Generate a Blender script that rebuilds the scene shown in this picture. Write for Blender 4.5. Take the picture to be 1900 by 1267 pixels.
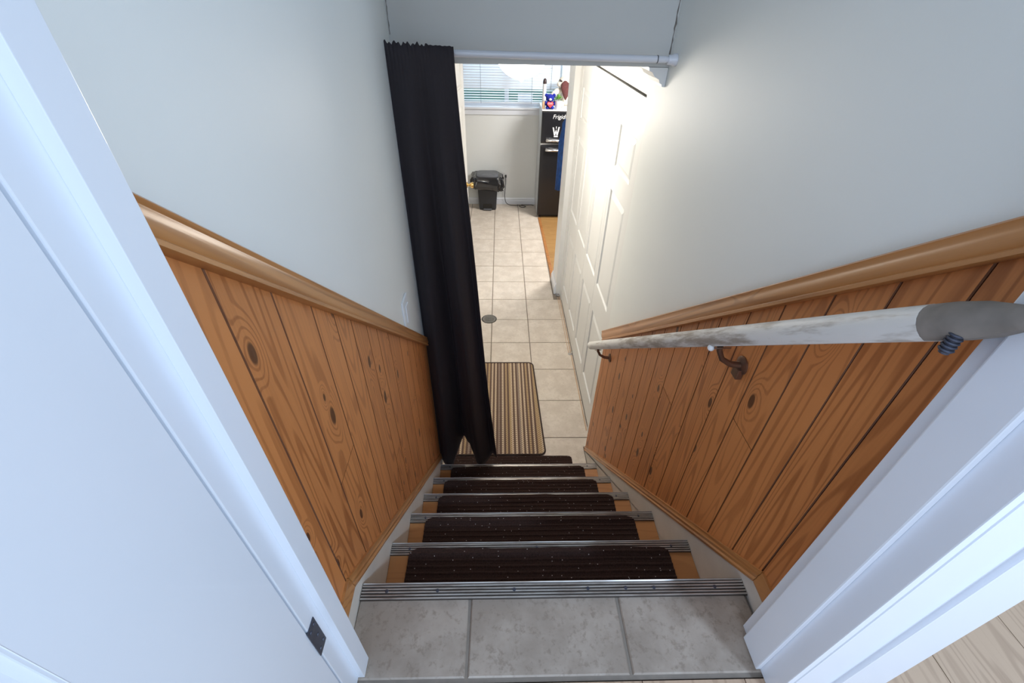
import bpy, bmesh, math, random
from mathutils import Vector, Matrix, Euler
random.seed(7)
S = bpy.context.scene
COL = S.collection
for o in list(bpy.data.objects): bpy.data.objects.remove(o)
F = 2.164                    # height of the camera above the lower floor; shapes below are written relative to the camera's height

# ------------------------------------------------------------------ camera, world, lights, exposure
PITCH, YAW, ROLL, FPX = 0.6526, 0.0341, -0.0215, 814.5
def cam_axes():
    cp, sp, cy, sy = math.cos(PITCH), math.sin(PITCH), math.cos(YAW), math.sin(YAW)
    fwd = Vector((sy*cp, cy*cp, -sp)); right = Vector((cy, -sy, 0)); down = fwd.cross(right)
    cr, sr = math.cos(ROLL), math.sin(ROLL)
    return cr*right + sr*down, -sr*right + cr*down, fwd
_r, _d, _f = cam_axes()
cam = bpy.data.objects.new('camera', bpy.data.cameras.new('camera')); COL.objects.link(cam)
cam.matrix_world = Matrix(((_r.x, -_d.x, -_f.x, 0), (_r.y, -_d.y, -_f.y, 0), (_r.z, -_d.z, -_f.z, F), (0, 0, 0, 1)))
cam.data.sensor_fit = 'HORIZONTAL'; cam.data.sensor_width = 36.0
cam.data.lens = 36.0*FPX/1900; cam.data.clip_start = 0.01; cam.data.clip_end = 60
S.camera = cam

W = bpy.data.worlds.new('world'); S.world = W; W.use_nodes = True
W.node_tree.nodes['Background'].inputs[0].default_value = (0.62, 0.78, 1.0, 1)
W.node_tree.nodes['Background'].inputs[1].default_value = 0.6

def light(name, kind, loc, target, energy, color, size=1, size_y=None):
    l = bpy.data.lights.new(name, kind); o = bpy.data.objects.new(name, l); COL.objects.link(o)
    o.location = Vector(loc) + Vector((0, 0, F)); l.energy = energy; l.color = color
    if kind == 'AREA':
        l.size = size
        if size_y: l.shape = 'RECTANGLE'; l.size_y = size_y
    else: l.shadow_soft_size = size
    d = Vector(target) - Vector(loc)
    o.rotation_euler = d.to_track_quat('-Z', 'Y').to_euler()
    return o
light('room_window_daylight', 'AREA', (-0.6, -3.3, 0.7), (0.3, 1.0, -0.5), 30, (0.68, 0.81, 1.0), 1.4, 1.3)
light('room_side_window_daylight', 'AREA', (1.38, -1.17, 1.1), (-0.1, 0.5, -0.5), 25, (0.56, 0.75, 1.0), 0.22, 0.22)
light('far_window_daylight', 'AREA', (0.1, 6.35, -0.35), (0.1, 4.0, -0.9), 8.5, (0.86, 0.94, 1.0), 1.1, 0.7)
light('kitchen_fill_light', 'AREA', (1.2, 4.7, -0.2), (0.9, 4.8, -2), 27, (1.0, 0.97, 0.93), 0.5, 0.5)  # added fill light without a fixture, brightens the far wall and kitchen
S.view_settings.view_transform = 'Standard'; S.view_settings.look = 'None'
S.view_settings.gamma = 1; S.view_settings.use_curve_mapping = False
S.view_settings.exposure = 0.84

# ------------------------------------------------------------------ materials
def nt(name):
    m = bpy.data.materials.new(name); m.use_nodes = True
    t = m.node_tree; b = t.nodes['Principled BSDF']
    return m, t, b
class G:
    def __init__(s, t): s.t = t
    def n(s, typ, **kw):
        x = s.t.nodes.new(typ)
        for k, v in kw.items(): setattr(x, k, v)
        return x
    def l(s, a, b): s.t.links.new(a, b)
    def put(s, sock, v):
        if isinstance(v, bpy.types.NodeSocket): s.l(v, sock)
        else: sock.default_value = v
    def m(s, op, a, b=0.0, c=None):
        x = s.n('ShaderNodeMath', operation=op); s.put(x.inputs[0], a); s.put(x.inputs[1], b)
        if c is not None: s.put(x.inputs[2], c)
        return x.outputs[0]
    def dot(s, v, a):
        x = s.n('ShaderNodeVectorMath', operation='DOT_PRODUCT'); s.l(v, x.inputs[0]); x.inputs[1].default_value = a
        return x.outputs['Value']
    def xyz(s, a, b, c):
        x = s.n('ShaderNodeCombineXYZ')
        for i, v in enumerate((a, b, c)): s.put(x.inputs[i], v)
        return x.outputs[0]
    def noise(s, vec, scale=1, detail=2, rough=.5):
        x = s.n('ShaderNodeTexNoise'); s.l(vec, x.inputs['Vector'])
        x.inputs['Scale'].default_value = scale; x.inputs['Detail'].default_value = detail; x.inputs['Roughness'].default_value = rough
        return x.outputs['Fac']
    def step(s, v, lo, hi):
        x = s.n('ShaderNodeMapRange', interpolation_type='SMOOTHSTEP'); s.put(x.inputs[0], v)
        x.inputs[1].default_value = lo; x.inputs[2].default_value = hi
        return x.outputs[0]
    def mix(s, f, a, b):
        x = s.n('ShaderNodeMix', data_type='RGBA'); s.put(x.inputs[0], f)
        for i, v in ((6, a), (7, b)):
            if isinstance(v, tuple): v = v if len(v) == 4 else v + (1,)
            s.put(x.inputs[i], v)
        return x.outputs[2]
    def bump(s, b, h, st=.2, dist=.002):
        x = s.n('ShaderNodeBump'); x.inputs['Strength'].default_value = st; x.inputs['Distance'].default_value = dist
        s.l(h, x.inputs['Height']); s.l(x.outputs[0], b.inputs['Normal'])
    def co(s): return s.n('ShaderNodeTexCoord').outputs['Object']
    def rnd(s): return s.n('ShaderNodeObjectInfo').outputs['Random']

def plain(name, col, rough=.5, metal=0, var=.06, scale=6, bump=0, coat=0, bscale=90):
    m, t, b = nt(name); g = G(t); c = g.co()
    f = g.noise(c, scale, 3)
    dk = tuple(x*(1-var*2) for x in col)
    g.l(g.mix(f, dk, tuple(min(1, x*(1+var)) for x in col)), b.inputs['Base Color'])
    b.inputs['Roughness'].default_value = rough; b.inputs['Metallic'].default_value = metal
    b.inputs['Coat Weight'].default_value = coat
    if bump: g.bump(b, g.noise(c, bscale, 2), bump, .001)
    return m

def wood(name, lite, dark, knotc, along, across, third, groove=False, ring=34, rings=.75, knots=.3, rough=.34, coat=.25, tone=.25, fs=7.0, fa=.8):
    m, t, b = nt(name); g = G(t); c = g.co(); r = g.rnd()
    A = g.m('ADD', g.dot(c, along), g.m('MULTIPLY', r, 37.0))
    B = g.m('ADD', g.dot(c, across), g.m('MULTIPLY', r, 11.3)); C = g.dot(c, third)
    vx = g.n('ShaderNodeTexVoronoi'); vx.voronoi_dimensions = '2D'; vx.inputs['Scale'].default_value = 1
    g.l(g.xyz(g.m('MULTIPLY', B, 9.5), g.m('MULTIPLY', A, 4.4), 0.0), vx.inputs['Vector'])
    sp = g.n('ShaderNodeSeparateColor'); g.l(vx.outputs['Color'], sp.inputs[0])
    has = g.m('LESS_THAN', sp.outputs[0], knots)
    size = g.m('MULTIPLY_ADD', sp.outputs[1], .075, .035)
    dn = g.m('DIVIDE', vx.outputs['Distance'], size)
    near = g.m('MULTIPLY', has, g.m('SUBTRACT', 1.0, g.step(dn, .0, 4.2)))
    f = g.noise(g.xyz(g.m('MULTIPLY', B, fs), g.m('MULTIPLY', A, fa), g.m('MULTIPLY', C, 3.0)), 1, 1.2)
    f = g.m('ADD', f, g.m('MULTIPLY', near, .22))
    s_ = g.m('SINE', g.m('MULTIPLY', f, ring*6.283*.45))
    line = g.step(s_, .1, 1.0)
    fib = g.noise(g.xyz(g.m('MULTIPLY', B, 210.0), g.m('MULTIPLY', A, 5.0), C), 1, 2)
    big = g.noise(g.xyz(g.m('MULTIPLY', B, 3.0), g.m('MULTIPLY', A, 1.0), 0.3), 1, 1)
    fac = g.m('MULTIPLY', line, rings)
    fac = g.m('ADD', g.m('MULTIPLY', fac, g.m('ADD', .35, big)), g.m('MULTIPLY', g.m('SUBTRACT', fib, .5), .55))
    fac = g.m('ADD', fac, g.m('MULTIPLY', g.m('SUBTRACT', r, .5), tone)); fac.node.use_clamp = True
    col = g.mix(fac, lite, dark)
    k = g.m('MULTIPLY', has, g.m('SUBTRACT', 1.0, g.step(dn, .7, 1.15)))
    col = g.mix(g.m('MULTIPLY', k, .88), col, knotc)
    if groove:   # stain pooled in the joints between boards
        nx = g.m('ABSOLUTE', g.dot(g.n('ShaderNodeTexCoord').outputs['Normal'], (1, 0, 0)))
        col = g.mix(g.m('MULTIPLY', g.m('LESS_THAN', nx, .93), .85), col, (.07, .018, .006))
    g.l(col, b.inputs['Base Color'])
    b.inputs['Roughness'].default_value = rough; b.inputs['Coat Weight'].default_value = coat; b.inputs['Coat Roughness'].default_value = .3
    g.bump(b, g.m('ADD', line, fib), .12, .0012)
    return m

def tile_mat(name, a, b_, c_, rough=.38):
    m, t, b = nt(name); g = G(t); c = g.co(); r = g.rnd()
    v = g.n('ShaderNodeVectorMath', operation='ADD'); g.l(c, v.inputs[0]); g.l(g.xyz(g.m('MULTIPLY', r, 30.0), g.m('MULTIPLY', r, 17.0), 0.0), v.inputs[1])
    n1 = g.noise(v.outputs[0], 9, 5, .62); n2 = g.noise(v.outputs[0], 70, 4, .7)
    col = g.mix(g.step(n1, .38, .66), a, b_); col = g.mix(g.m('MULTIPLY', g.step(n2, .50, .68), .6), col, c_)
    g.l(col, b.inputs['Base Color']); b.inputs['Roughness'].default_value = rough
    g.bump(b, n2, .22, .0012)
    return m

M = {}
M['wall'] = plain('wall_paint', (.80, .81, .78), .55, var=.02, scale=3, bump=.12)
M['wallfar'] = plain('far_wall_paint', (.78, .80, .79), .6, var=.015, scale=3)
M['bulkhead'] = plain('shade_toned_bulkhead_paint', (.60, .59, .56), .6, var=.02, scale=3)  # wall paint greyed so its colour carries the shade on the header
M['white'] = plain('white_gloss_paint', (.78, .81, .87), .32, var=.012, scale=8, coat=.2)
M['door'] = plain('white_door_paint', (.76, .755, .735), .4, var=.012, scale=5)
M['cream'] = plain('cream_skirt_paint', (.66, .60, .53), .45, var=.07, scale=14)
M['ceil'] = plain('ceiling_paint', (.82, .82, .80), .7, var=.02)
PL, PD, PK = (.60, .228, .070), (.28, .083, .020), (.055, .016, .006)
M['pine'] = wood('honey_pine_board', PL, PD, PK, (0, 0, 1), (0, 1, 0), (1, 0, 0), groove=True, knots=.5, tone=.45, ring=38, rings=.66, coat=.08, rough=.45, fs=12.0, fa=.75)
SL = .64, -.766
M['pinerail'] = wood('honey_pine_rail', (.47, .205, .066), (.27, .097, .027), PK, (0, .766, -.643), (0, .643, .766), (1, 0, 0), ring=26, rings=.6, knots=.03, fs=12, fa=.6)
M['oak'] = wood('oak_laminate_tread', (.44, .195, .068), (.28, .108, .034), PK, (1, 0, 0), (0, 1, 0), (0, 0, 1), ring=20, rings=.4, knots=0, rough=.42, coat=.1, fs=14, fa=1.5)
M['laminate'] = wood('pale_oak_plank', (.47, .325, .225), (.30, .195, .13), (.3, .2, .14), (0, 1, 0), (1, 0, 0), (0, 0, 1), ring=22, rings=.5, knots=.05, rough=.4, coat=.05, fs=16, fa=1.2)
M['kitchenlam'] = wood('golden_oak_plank', (.42, .235, .085), (.27, .13, .042), PK, (1, 0, 0), (0, 1, 0), (0, 0, 1), ring=20, rings=.5, knots=0, rough=.35, fs=16, fa=1.2)
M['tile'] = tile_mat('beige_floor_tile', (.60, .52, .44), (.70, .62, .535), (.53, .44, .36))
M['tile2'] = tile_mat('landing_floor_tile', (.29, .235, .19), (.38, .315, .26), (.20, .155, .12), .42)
M['grout'] = plain('grout', (.24, .20, .165), .9, var=.15, scale=40)
M['black'] = plain('black_plastic', (.022, .024, .03), .38, var=.1)
M['greyplastic'] = plain('grey_plastic', (.12, .125, .14), .42, var=.1)
M['bag'] = plain('black_bin_bag', (.012, .012, .015), .16, var=.1, coat=.6)
M['rod'] = plain('white_metal_rod', (.72, .73, .78), .3, var=.03)
M['brass'] = plain('brass', (.72, .50, .20), .22, metal=1)
M['chrome'] = plain('chrome', (.80, .81, .83), .18, metal=1)
M['bronze'] = plain('worn_bronze_metal', (.22, .13, .09), .38, metal=.75, var=.2)
M['steel'] = plain('dark_steel', (.085, .09, .12), .4, metal=.6, var=.2, scale=30)
M['blackenamel'] = plain('black_enamel', (.010, .010, .012), .3, coat=.2)
M['fridgeside'] = plain('pale_grey_metal', (.62, .64, .66), .35)
M['bluefluff'] = plain('blue_plush', (.012, .022, .33), .95, var=.3, scale=60, bump=.8)
M['red'] = plain('red_felt', (.75, .06, .08), .7)
M['creamfluff'] = plain('cream_plush', (.86, .80, .70), .95, var=.1, scale=40, bump=.8)
M['maroon'] = plain('maroon_plush', (.14, .045, .045), .95, var=.3, scale=50, bump=.8)
M['whiteceramic'] = plain('white_ceramic', (.80, .80, .80), .35)
M['leaf'] = plain('leaf_green', (.16, .40, .06), .5, var=.3, scale=30)
M['soil'] = plain('soil', (.05, .03, .02), .95)
M['tan'] = plain('tan_card', (.58, .36, .20), .7)
M['bluecloth'] = plain('blue_fleece', (.013, .060, .22), .95, var=.35, scale=30, bump=.7)
M['darkbrown'] = plain('dark_brown_plastic', (.045, .025, .025), .35)
M['grime'] = plain('joint_grime', (.20, .175, .15), .9, var=.3, scale=60)
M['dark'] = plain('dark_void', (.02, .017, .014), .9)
M['grass'] = plain('lawn_green', (.10, .22, .16), .95, var=.3, scale=20)
M['concrete'] = plain('concrete_core', (.5, .5, .48), .9)
M['drain'] = plain('drain_metal', (.22, .20, .175), .4, metal=.5, var=.25, scale=60)
M['paper'] = plain('white_paper', (.88, .90, .92), .8)

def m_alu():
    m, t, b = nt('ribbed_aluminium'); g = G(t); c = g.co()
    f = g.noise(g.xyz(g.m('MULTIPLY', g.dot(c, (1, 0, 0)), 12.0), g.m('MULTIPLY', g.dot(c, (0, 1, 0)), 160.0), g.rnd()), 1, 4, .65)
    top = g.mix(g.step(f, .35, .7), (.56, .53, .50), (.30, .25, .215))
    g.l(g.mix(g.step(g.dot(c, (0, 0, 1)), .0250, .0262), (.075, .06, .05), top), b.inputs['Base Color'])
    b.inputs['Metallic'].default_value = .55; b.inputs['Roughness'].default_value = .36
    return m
M['alu'] = m_alu()

def m_mat():
    m, t, b = nt('brown_ribbed_mat'); g = G(t); c = g.co(); r = g.rnd()
    v = g.n('ShaderNodeVectorMath', operation='ADD'); g.l(c, v.inputs[0]); g.l(g.xyz(r, g.m('MULTIPLY', r, 3.0), 0.0), v.inputs[1])
    f = g.noise(v.outputs[0], 240, 2, .7)
    col = g.mix(f, (.010, .006, .005), (.068, .038, .031))
    vo = g.n('ShaderNodeTexVoronoi'); vo.inputs['Scale'].default_value = 42; vo.voronoi_dimensions = '2D'; g.l(v.outputs[0], vo.inputs['Vector'])
    sp = g.n('ShaderNodeSeparateColor'); g.l(vo.outputs['Color'], sp.inputs[0])
    speck = g.m('MULTIPLY', g.m('LESS_THAN', vo.outputs['Distance'], .05), g.m('LESS_THAN', sp.outputs[0], .45))
    g.l(g.mix(g.m('MULTIPLY', speck, .8), col, (.55, .5, .48)), b.inputs['Base Color'])
    b.inputs['Roughness'].default_value = .95; b.inputs['Specular IOR Level'].default_value = .15
    g.bump(b, f, .6, .002)
    return m
M['mat'] = m_mat()

def m_rug():
    m, t, b = nt('striped_woven_rug'); g = G(t); c = g.co()
    x = g.dot(c, (1, 0, 0)); y = g.dot(c, (0, 1, 0))
    cr = g.n('ShaderNodeValToRGB'); cr.color_ramp.interpolation = 'CONSTANT'
    cream, tanc, brn, gry, rust = (.74, .58, .41, 1), (.55, .38, .20, 1), (.085, .040, .032, 1), (.34, .26, .21, 1), (.30, .10, .05, 1)
    seq = [cream, brn, cream, brn, tanc, brn, gry, brn, tanc, cream, rust, brn, cream, tanc, brn, tanc, brn, cream, brn, cream, brn, gry, brn, cream, brn, tanc, brn, tanc, cream, brn, cream, brn, gry, cream, brn, cream, brn, tanc, brn, cream, brn, tanc, tanc, cream, brn, cream]
    # two ramps of stripes because one ramp holds 32 stops
    def ramp(cols):
        cr = g.n('ShaderNodeValToRGB'); cr.color_ramp.interpolation = 'CONSTANT'; e = cr.color_ramp.elements
        while len(e) < len(cols): e.new(.5)
        for i, k in enumerate(cols): e[i].position = i/len(cols); e[i].color = k
        return cr
    u = g.m('ADD', g.m('DIVIDE', x, .568), .5)
    ra, rb = ramp(seq[:23]), ramp(seq[23:])
    g.l(g.m('MULTIPLY', u, 2.0), ra.inputs[0]); g.l(g.m('SUBTRACT', g.m('MULTIPLY', u, 2.0), 1.0), rb.inputs[0])
    base = g.mix(g.m('GREATER_THAN', u, .5), ra.outputs[0], rb.outputs[0])
    row = g.m('FLOOR', g.m('MULTIPLY', x, 92.0))
    ph = g.m('ADD', g.m('MULTIPLY', y, 2*math.pi*62), g.m('MULTIPLY', row, math.pi))
    w = g.m('SINE', ph)
    dash = g.step(w, -.1, .35)
    fl = g.noise(c, 300, 2)
    col = g.mix(g.m('MULTIPLY', g.m('SUBTRACT', 1.0, dash), .62), base, (.13, .075, .05))
    col = g.mix(g.m('MULTIPLY', fl, .16), col, (.5, .38, .27))
    g.l(col, b.inputs['Base Color']); b.inputs['Roughness'].default_value = .95
    g.bump(b, g.m('ADD', w, fl), .6, .002)
    return m
M['rug'] = m_rug()
M['binding'] = plain('dark_rug_binding', (.05, .03, .025), .9, bump=.4)

def m_curtain():
    m, t, b = nt('black_velvet_curtain'); g = G(t); c = g.co()
    f = g.noise(g.xyz(g.m('MULTIPLY', g.dot(c, (1, 0, 0)), 9.0), 0.0, g.m('MULTIPLY', g.dot(c, (0, 0, 1)), 3.0)), 1, 3)
    g.l(g.mix(f, (.018, .014, .017), (.028, .021, .026)), b.inputs['Base Color'])
    b.inputs['Roughness'].default_value = .8; b.inputs['Sheen Weight'].default_value = .12; b.inputs['Sheen Roughness'].default_value = .4
    b.inputs['Sheen Tint'].default_value = (.55, .42, .5, 1)
    g.bump(b, g.noise(c, 260, 2), .3, .001)
    return m
M['curtain'] = m_curtain()

def m_railpaint():
    m, t, b = nt('worn_white_rail_paint'); g = G(t); c = g.co()
    along = g.dot(c, (0, .78, -.626)); up = g.dot(c, (0, .626, .78))
    f1 = g.noise(c, 26, 5, .7); f2 = g.noise(g.xyz(g.m('MULTIPLY', g.dot(c, (1, 0, 0)), 60.0), g.m('MULTIPLY', along, 9.0), g.m('MULTIPLY', up, 60.0)), 1, 4, .65)
    band = g.m('SUBTRACT', 1.0, g.step(g.m('ABSOLUTE', g.m('ADD', along, .02)), .15, .75))
    k = g.m('MULTIPLY', g.step(g.m('ADD', f2, g.m('MULTIPLY', band, .16)), .50, .78), .9)
    k2 = g.step(f1, .6, .72)
    col = g.mix(k, (.72, .70, .67), (.30, .25, .20)); col = g.mix(g.m('MULTIPLY', k2, .25), col, (.45, .40, .34))
    g.l(col, b.inputs['Base Color']); b.inputs['Roughness'].default_value = .5
    g.bump(b, f1, .25, .0015)
    return m
M['railpaint'] = m_railpaint()
M['railend'] = plain('grey_worn_wood', (.27, .235, .205), .8, var=.35, scale=25, bump=.5)

def m_glow(name, col, e, s):
    m, t, b = nt(name); b.inputs['Base Color'].default_value = col + (1,)
    b.inputs['Emission Color'].default_value = e + (1,); b.inputs['Emission Strength'].default_value = s
    return m
M['lampglass'] = m_glow('lit_opal_glass', (.95, .95, .92), (1, .96, .90), 5)

def m_slat():
    m, t, b = nt('blind_slat'); g = G(t); c = g.co()
    g.l(g.mix(g.noise(c, 20, 2), (.80, .83, .88), (.88, .90, .93)), b.inputs['Base Color'])
    tr = g.n('ShaderNodeBsdfTranslucent'); tr.inputs[0].default_value = (.85, .90, 1, 1)
    mx = g.n('ShaderNodeMixShader'); mx.inputs[0].default_value = .22
    g.l(b.outputs[0], mx.inputs[1]); g.l(tr.outputs[0], mx.inputs[2]); g.l(mx.outputs[0], t.nodes['Material Output'].inputs[0])
    return m
M['slat'] = m_slat()
def m_glass():
    m, t, b = nt('window_glass'); b.inputs['Roughness'].default_value = .02
    b.inputs['Transmission Weight'].default_value = 1; b.inputs['IOR'].default_value = 1.02
    b.inputs['Base Color'].default_value = (.85, .97, .98, 1)
    return m
M['glass'] = m_glass()

# ------------------------------------------------------------------ geometry helpers (coordinates relative to the camera height)
class MB:
    def __init__(s): s.v = []; s.f = []
    def add(s, vs, fs):
        k = len(s.v); s.v += [tuple(v) for v in vs]; s.f += [tuple(i+k for i in f) for f in fs]; return s
    def box(s, x0, x1, y0, y1, z0, z1, ch=0):
        if ch <= 0:
            vs = [(x, y, z) for z in (z0, z1) for y in (y0, y1) for x in (x0, x1)]
            return s.add(vs, [(0, 2, 3, 1), (4, 5, 7, 6), (0, 1, 5, 4), (2, 6, 7, 3), (0, 4, 6, 2), (1, 3, 7, 5)])
        bm = bmesh.new(); bmesh.ops.create_cube(bm, size=1)
        for v in bm.verts: v.co = Vector(((x0+x1)/2 + v.co.x*(x1-x0), (y0+y1)/2 + v.co.y*(y1-y0), (z0+z1)/2 + v.co.z*(z1-z0)))
        bmesh.ops.bevel(bm, geom=bm.edges[:], offset=ch, segments=2, affect='EDGES', profile=.6)
        return s.bm(bm)
    def bm(s, bm):
        bm.verts.index_update(); s.add([v.co for v in bm.verts], [[v.index for v in f.verts] for f in bm.faces]); bm.free(); return s
    def loft(s, rings, caps=True, closed=True):
        n = len(rings[0]); vs = [p for r in rings for p in r]; fs = []
        for i in range(len(rings)-1):
            for j in range(n if closed else n-1):
                a, b = i*n+j, i*n+(j+1) % n; fs.append((a, b, b+n, a+n))
        if caps and closed: fs += [tuple(range(n-1, -1, -1)), tuple((len(rings)-1)*n+j for j in range(n))]
        return s.add(vs, fs)
    def tube(s, pts, r, n=10, caps=True):
        pts = [Vector(p) for p in pts]; rings = []; up = None
        for i, p in enumerate(pts):
            d = (pts[min(i+1, len(pts)-1)] - pts[max(i-1, 0)]).normalized()
            if up is None: up = d.orthogonal().normalized()
            up = (up - d*up.dot(d)).normalized(); sd = d.cross(up)
            rr = r[i] if isinstance(r, (list, tuple)) else r
            rings.append([p + (up*math.cos(a) + sd*math.sin(a))*rr for a in [2*math.pi*k/n for k in range(n)]])
        return s.loft(rings, caps)
    def lathe(s, c, prof, n=24, axis='z'):
        rings = []
        for r, h in prof:
            ring = []
            for k in range(n):
                a = 2*math.pi*k/n; u, w = r*math.cos(a), r*math.sin(a)
                p = {'z': (u, w, h), 'x': (h, u, w), 'y': (w, h, u)}[axis]
                ring.append((c[0]+p[0], c[1]+p[1], c[2]+p[2]))
            rings.append(ring)
        return s.loft(rings)
    def ball(s, c, rx, ry, rz, seg=16, rings=10, rot=None):
        bm = bmesh.new(); bmesh.ops.create_uvsphere(bm, u_segments=seg, v_segments=rings, radius=1)
        for v in bm.verts:
            p = Vector((v.co.x*rx, v.co.y*ry, v.co.z*rz))
            if rot: p = rot @ p
            v.co = Vector(c) + p
        return s.bm(bm)
    def prism(s, poly, axis, a0, a1):
        # poly: 2-D outline; axis: extrusion axis. 'x': (y,z) 'y': (x,z) 'z': (x,y)
        def P(p, a): return {'x': (a, p[0], p[1]), 'y': (p[0], a, p[1]), 'z': (p[0], p[1], a)}[axis]
        return s.loft([[P(p, a0) for p in poly], [P(p, a1) for p in poly]])
    def build(s, name, mat, parent=None, smooth=False, bevel=0, base=None, kind=None):
        xs, ys, zs = zip(*s.v)
        if base is None: base = ((min(xs)+max(xs))/2, (min(ys)+max(ys))/2, min(zs))
        base = Vector(base)
        me = bpy.data.meshes.new(name); me.from_pydata([Vector(v)-base for v in s.v], [], s.f); me.update()
        bm = bmesh.new(); bm.from_mesh(me); bmesh.ops.recalc_face_normals(bm, faces=bm.faces[:]); bm.to_mesh(me); bm.free()
        o = bpy.data.objects.new(name, me); COL.objects.link(o)
        me.materials.append(M[mat] if isinstance(mat, str) else mat)
        if smooth:
            for p in me.polygons: p.use_smooth = True
            if smooth != 2:
                try: me.set_sharp_from_angle(angle=math.radians(42))
                except Exception: pass
        o['_base'] = base
        place(o, base, parent)
        if bevel:
            b = o.modifiers.new('bevel', 'BEVEL'); b.width = bevel; b.segments = 2; b.limit_method = 'ANGLE'
        if kind: o['kind'] = kind
        return o
def place(o, base, parent):
    base = Vector(base)
    if parent:
        o.parent = parent; o.location = base - Vector(parent['_base'])
    else: o.location = base + Vector((0, 0, F))
def thing(name, label, cat, base, group=None):
    o = bpy.data.objects.new(name, None); COL.objects.link(o); o.empty_display_size = .05
    o['_base'] = Vector(base); place(o, base, None)
    return tag(o, label, cat, group)
def tag(o, label, cat, group=None):
    o['label'] = label; o['category'] = cat
    if group: o['group'] = group
    return o
def group_empty(name, base, kind='structure'):
    o = bpy.data.objects.new(name, None); COL.objects.link(o); o.empty_display_size = .05
    o['_base'] = Vector(base); place(o, base, None); o['kind'] = kind
    return o
def copy(o, base, parent):
    c = o.copy(); COL.objects.link(c); c['_base'] = Vector(base); place(c, base, parent); return c

# ------------------------------------------------------------------ dimensions
LAND = -.975; LOW = -2.164; RISE = .198
NOSE = [.4315, .624, .832, 1.038, 1.254, 1.478]           # front edges of landing and the five treads
def TZ(k): return LAND - RISE*k
XR = .519                                                   # right end of the treads
def XL(y): return -.288 - .0275*(y-.43)                     # left end of the treads
PANR, WALR = .527, .532
def WL(y): return -.303 - .0275*(y-.4)                      # left wall plane above the wainscot
def PANL(y): return WL(y) + .005
def cap_top(y): return -.893 if y < .405 else -.893 - .937*(y-.405)
def skirt_top(y): return cap_top(y) - .034
def rail_top(y): return -.347 - .828*(y-.64)
def rail_bot(y): return -.402 - .842*(y-.64)
def lrail_top(y): return -.268 - .868*(y-.519)
def lrail_bot(y): return -.318 - .868*(y-.519)
CEIL = -.146; HEAD_Y = 1.62; TOPC = 1.45; ENDY = 1.752

# ------------------------------------------------------------------ setting: walls, ceilings
def struct(name, mb, mat, **k): return mb.build(name, mat, kind='structure', **k)
struct('wall_right', MB().prism([(.34, LOW), (ENDY, LOW), (ENDY, CEIL+.02), (ENDY-.13, CEIL+.02), (ENDY-.13, TOPC), (.34, TOPC)], 'x', WALR, .635), 'wall')
wl = MB(); z0, z1 = LOW, TOPC
wl.prism([(WL(.30), .305), (WL(1.75), 1.75), (-.5, 1.75), (-.5, .305)], 'z', LOW, TOPC)
struct('wall_left', wl, 'wall')
struct('wall_right', MB().box(WALR, .635, ENDY-.13, 2.05, CEIL+.02, TOPC), 'wall')
struct('wall_left', MB().box(-.5, WL(1.62)-.004, 1.74, 2.05, CEIL+.02, TOPC), 'wall')
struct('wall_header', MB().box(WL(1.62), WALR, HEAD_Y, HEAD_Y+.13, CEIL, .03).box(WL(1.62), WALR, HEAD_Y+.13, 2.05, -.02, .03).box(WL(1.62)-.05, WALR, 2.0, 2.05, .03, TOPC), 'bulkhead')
struct('ceiling', MB().box(-.5, .7, .2, 2.05, TOPC, TOPC+.05), 'ceil')
hw = [o for o in bpy.data.objects if o.name.startswith('wall_header')][0]
rq = random.Random(11)
for xc, z0_, z1_, wd in ((WALR-.0045, -.118, .028, .0045), (WL(1.62)+.004, -.075, .028, .002)):      # grimy open joints in the corners
    L_, R_ = [], []
    for k in range(15):
        z_ = z0_+(z1_-z0_)*k/14; w_ = wd*rq.uniform(.25, 1); c_ = xc+wd*rq.uniform(-.25, .25)
        L_.append((c_-w_*.6, z_)); R_.append((c_+w_*.6, z_))
    MB().prism(L_+R_[::-1], 'y', HEAD_Y-.0012, HEAD_Y+.001).build('open_joint', 'grime', hw)
# lower storey
struct('ceiling', MB().box(-1.75, 2.3, HEAD_Y+.13, 6.1, CEIL, CEIL+.06), 'ceil')
struct('wall_left', MB().box(-.5, -.37, 1.75, 3.12, LOW, CEIL), 'wall')
struct('wall_side', MB().box(-1.75, -1.7, 3.12, 5.95, LOW, CEIL).box(-1.75, -.37, 3.07, 3.12, LOW, CEIL), 'wall')
struct('wall_side', MB().box(2.25, 2.3, 1.75, 5.95, LOW, CEIL), 'wall')
# far wall with the window opening
WX0, WX1, WZ0, WZ1 = -.56, .72, -.985, -.2
struct('wall_far', MB().box(-1.75, 2.3, 5.95, 6.10, LOW, WZ0).box(-1.75, WX0, 5.95, 6.10, WZ0, CEIL)
       .box(WX1, 2.3, 5.95, 6.10, WZ0, CEIL).box(WX0, WX1, 5.95, 6.10, WZ1, CEIL), 'wallfar')
# closet front: wall pieces round the folding doors
DX = .567
BF0, BF1, BFT = 1.905, 3.46, -.262
struct('wall_right', MB().box(DX-.004, .66, ENDY, BF0-.004, LOW, CEIL).box(DX-.004, .66, BF0-.004, BF1+.004, BFT, CEIL)
       .box(DX-.004, .66, BF1+.004, 3.575, LOW, CEIL).box(.524, .66, 3.575, 3.85, LOW, CEIL), 'door')
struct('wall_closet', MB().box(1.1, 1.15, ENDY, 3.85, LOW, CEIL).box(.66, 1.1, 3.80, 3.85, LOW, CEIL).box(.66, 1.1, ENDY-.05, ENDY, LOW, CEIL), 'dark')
# the doorway wall and the room behind the camera
struct('wall_back', MB().box(-2.4, -.277, .24, .305, LAND, TOPC).box(-.277, .505, .24, .34, 1.10, TOPC), 'wall')
struct('wall_back', MB().box(.505, .635, .24, .34, LAND, TOPC), 'wall')

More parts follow.
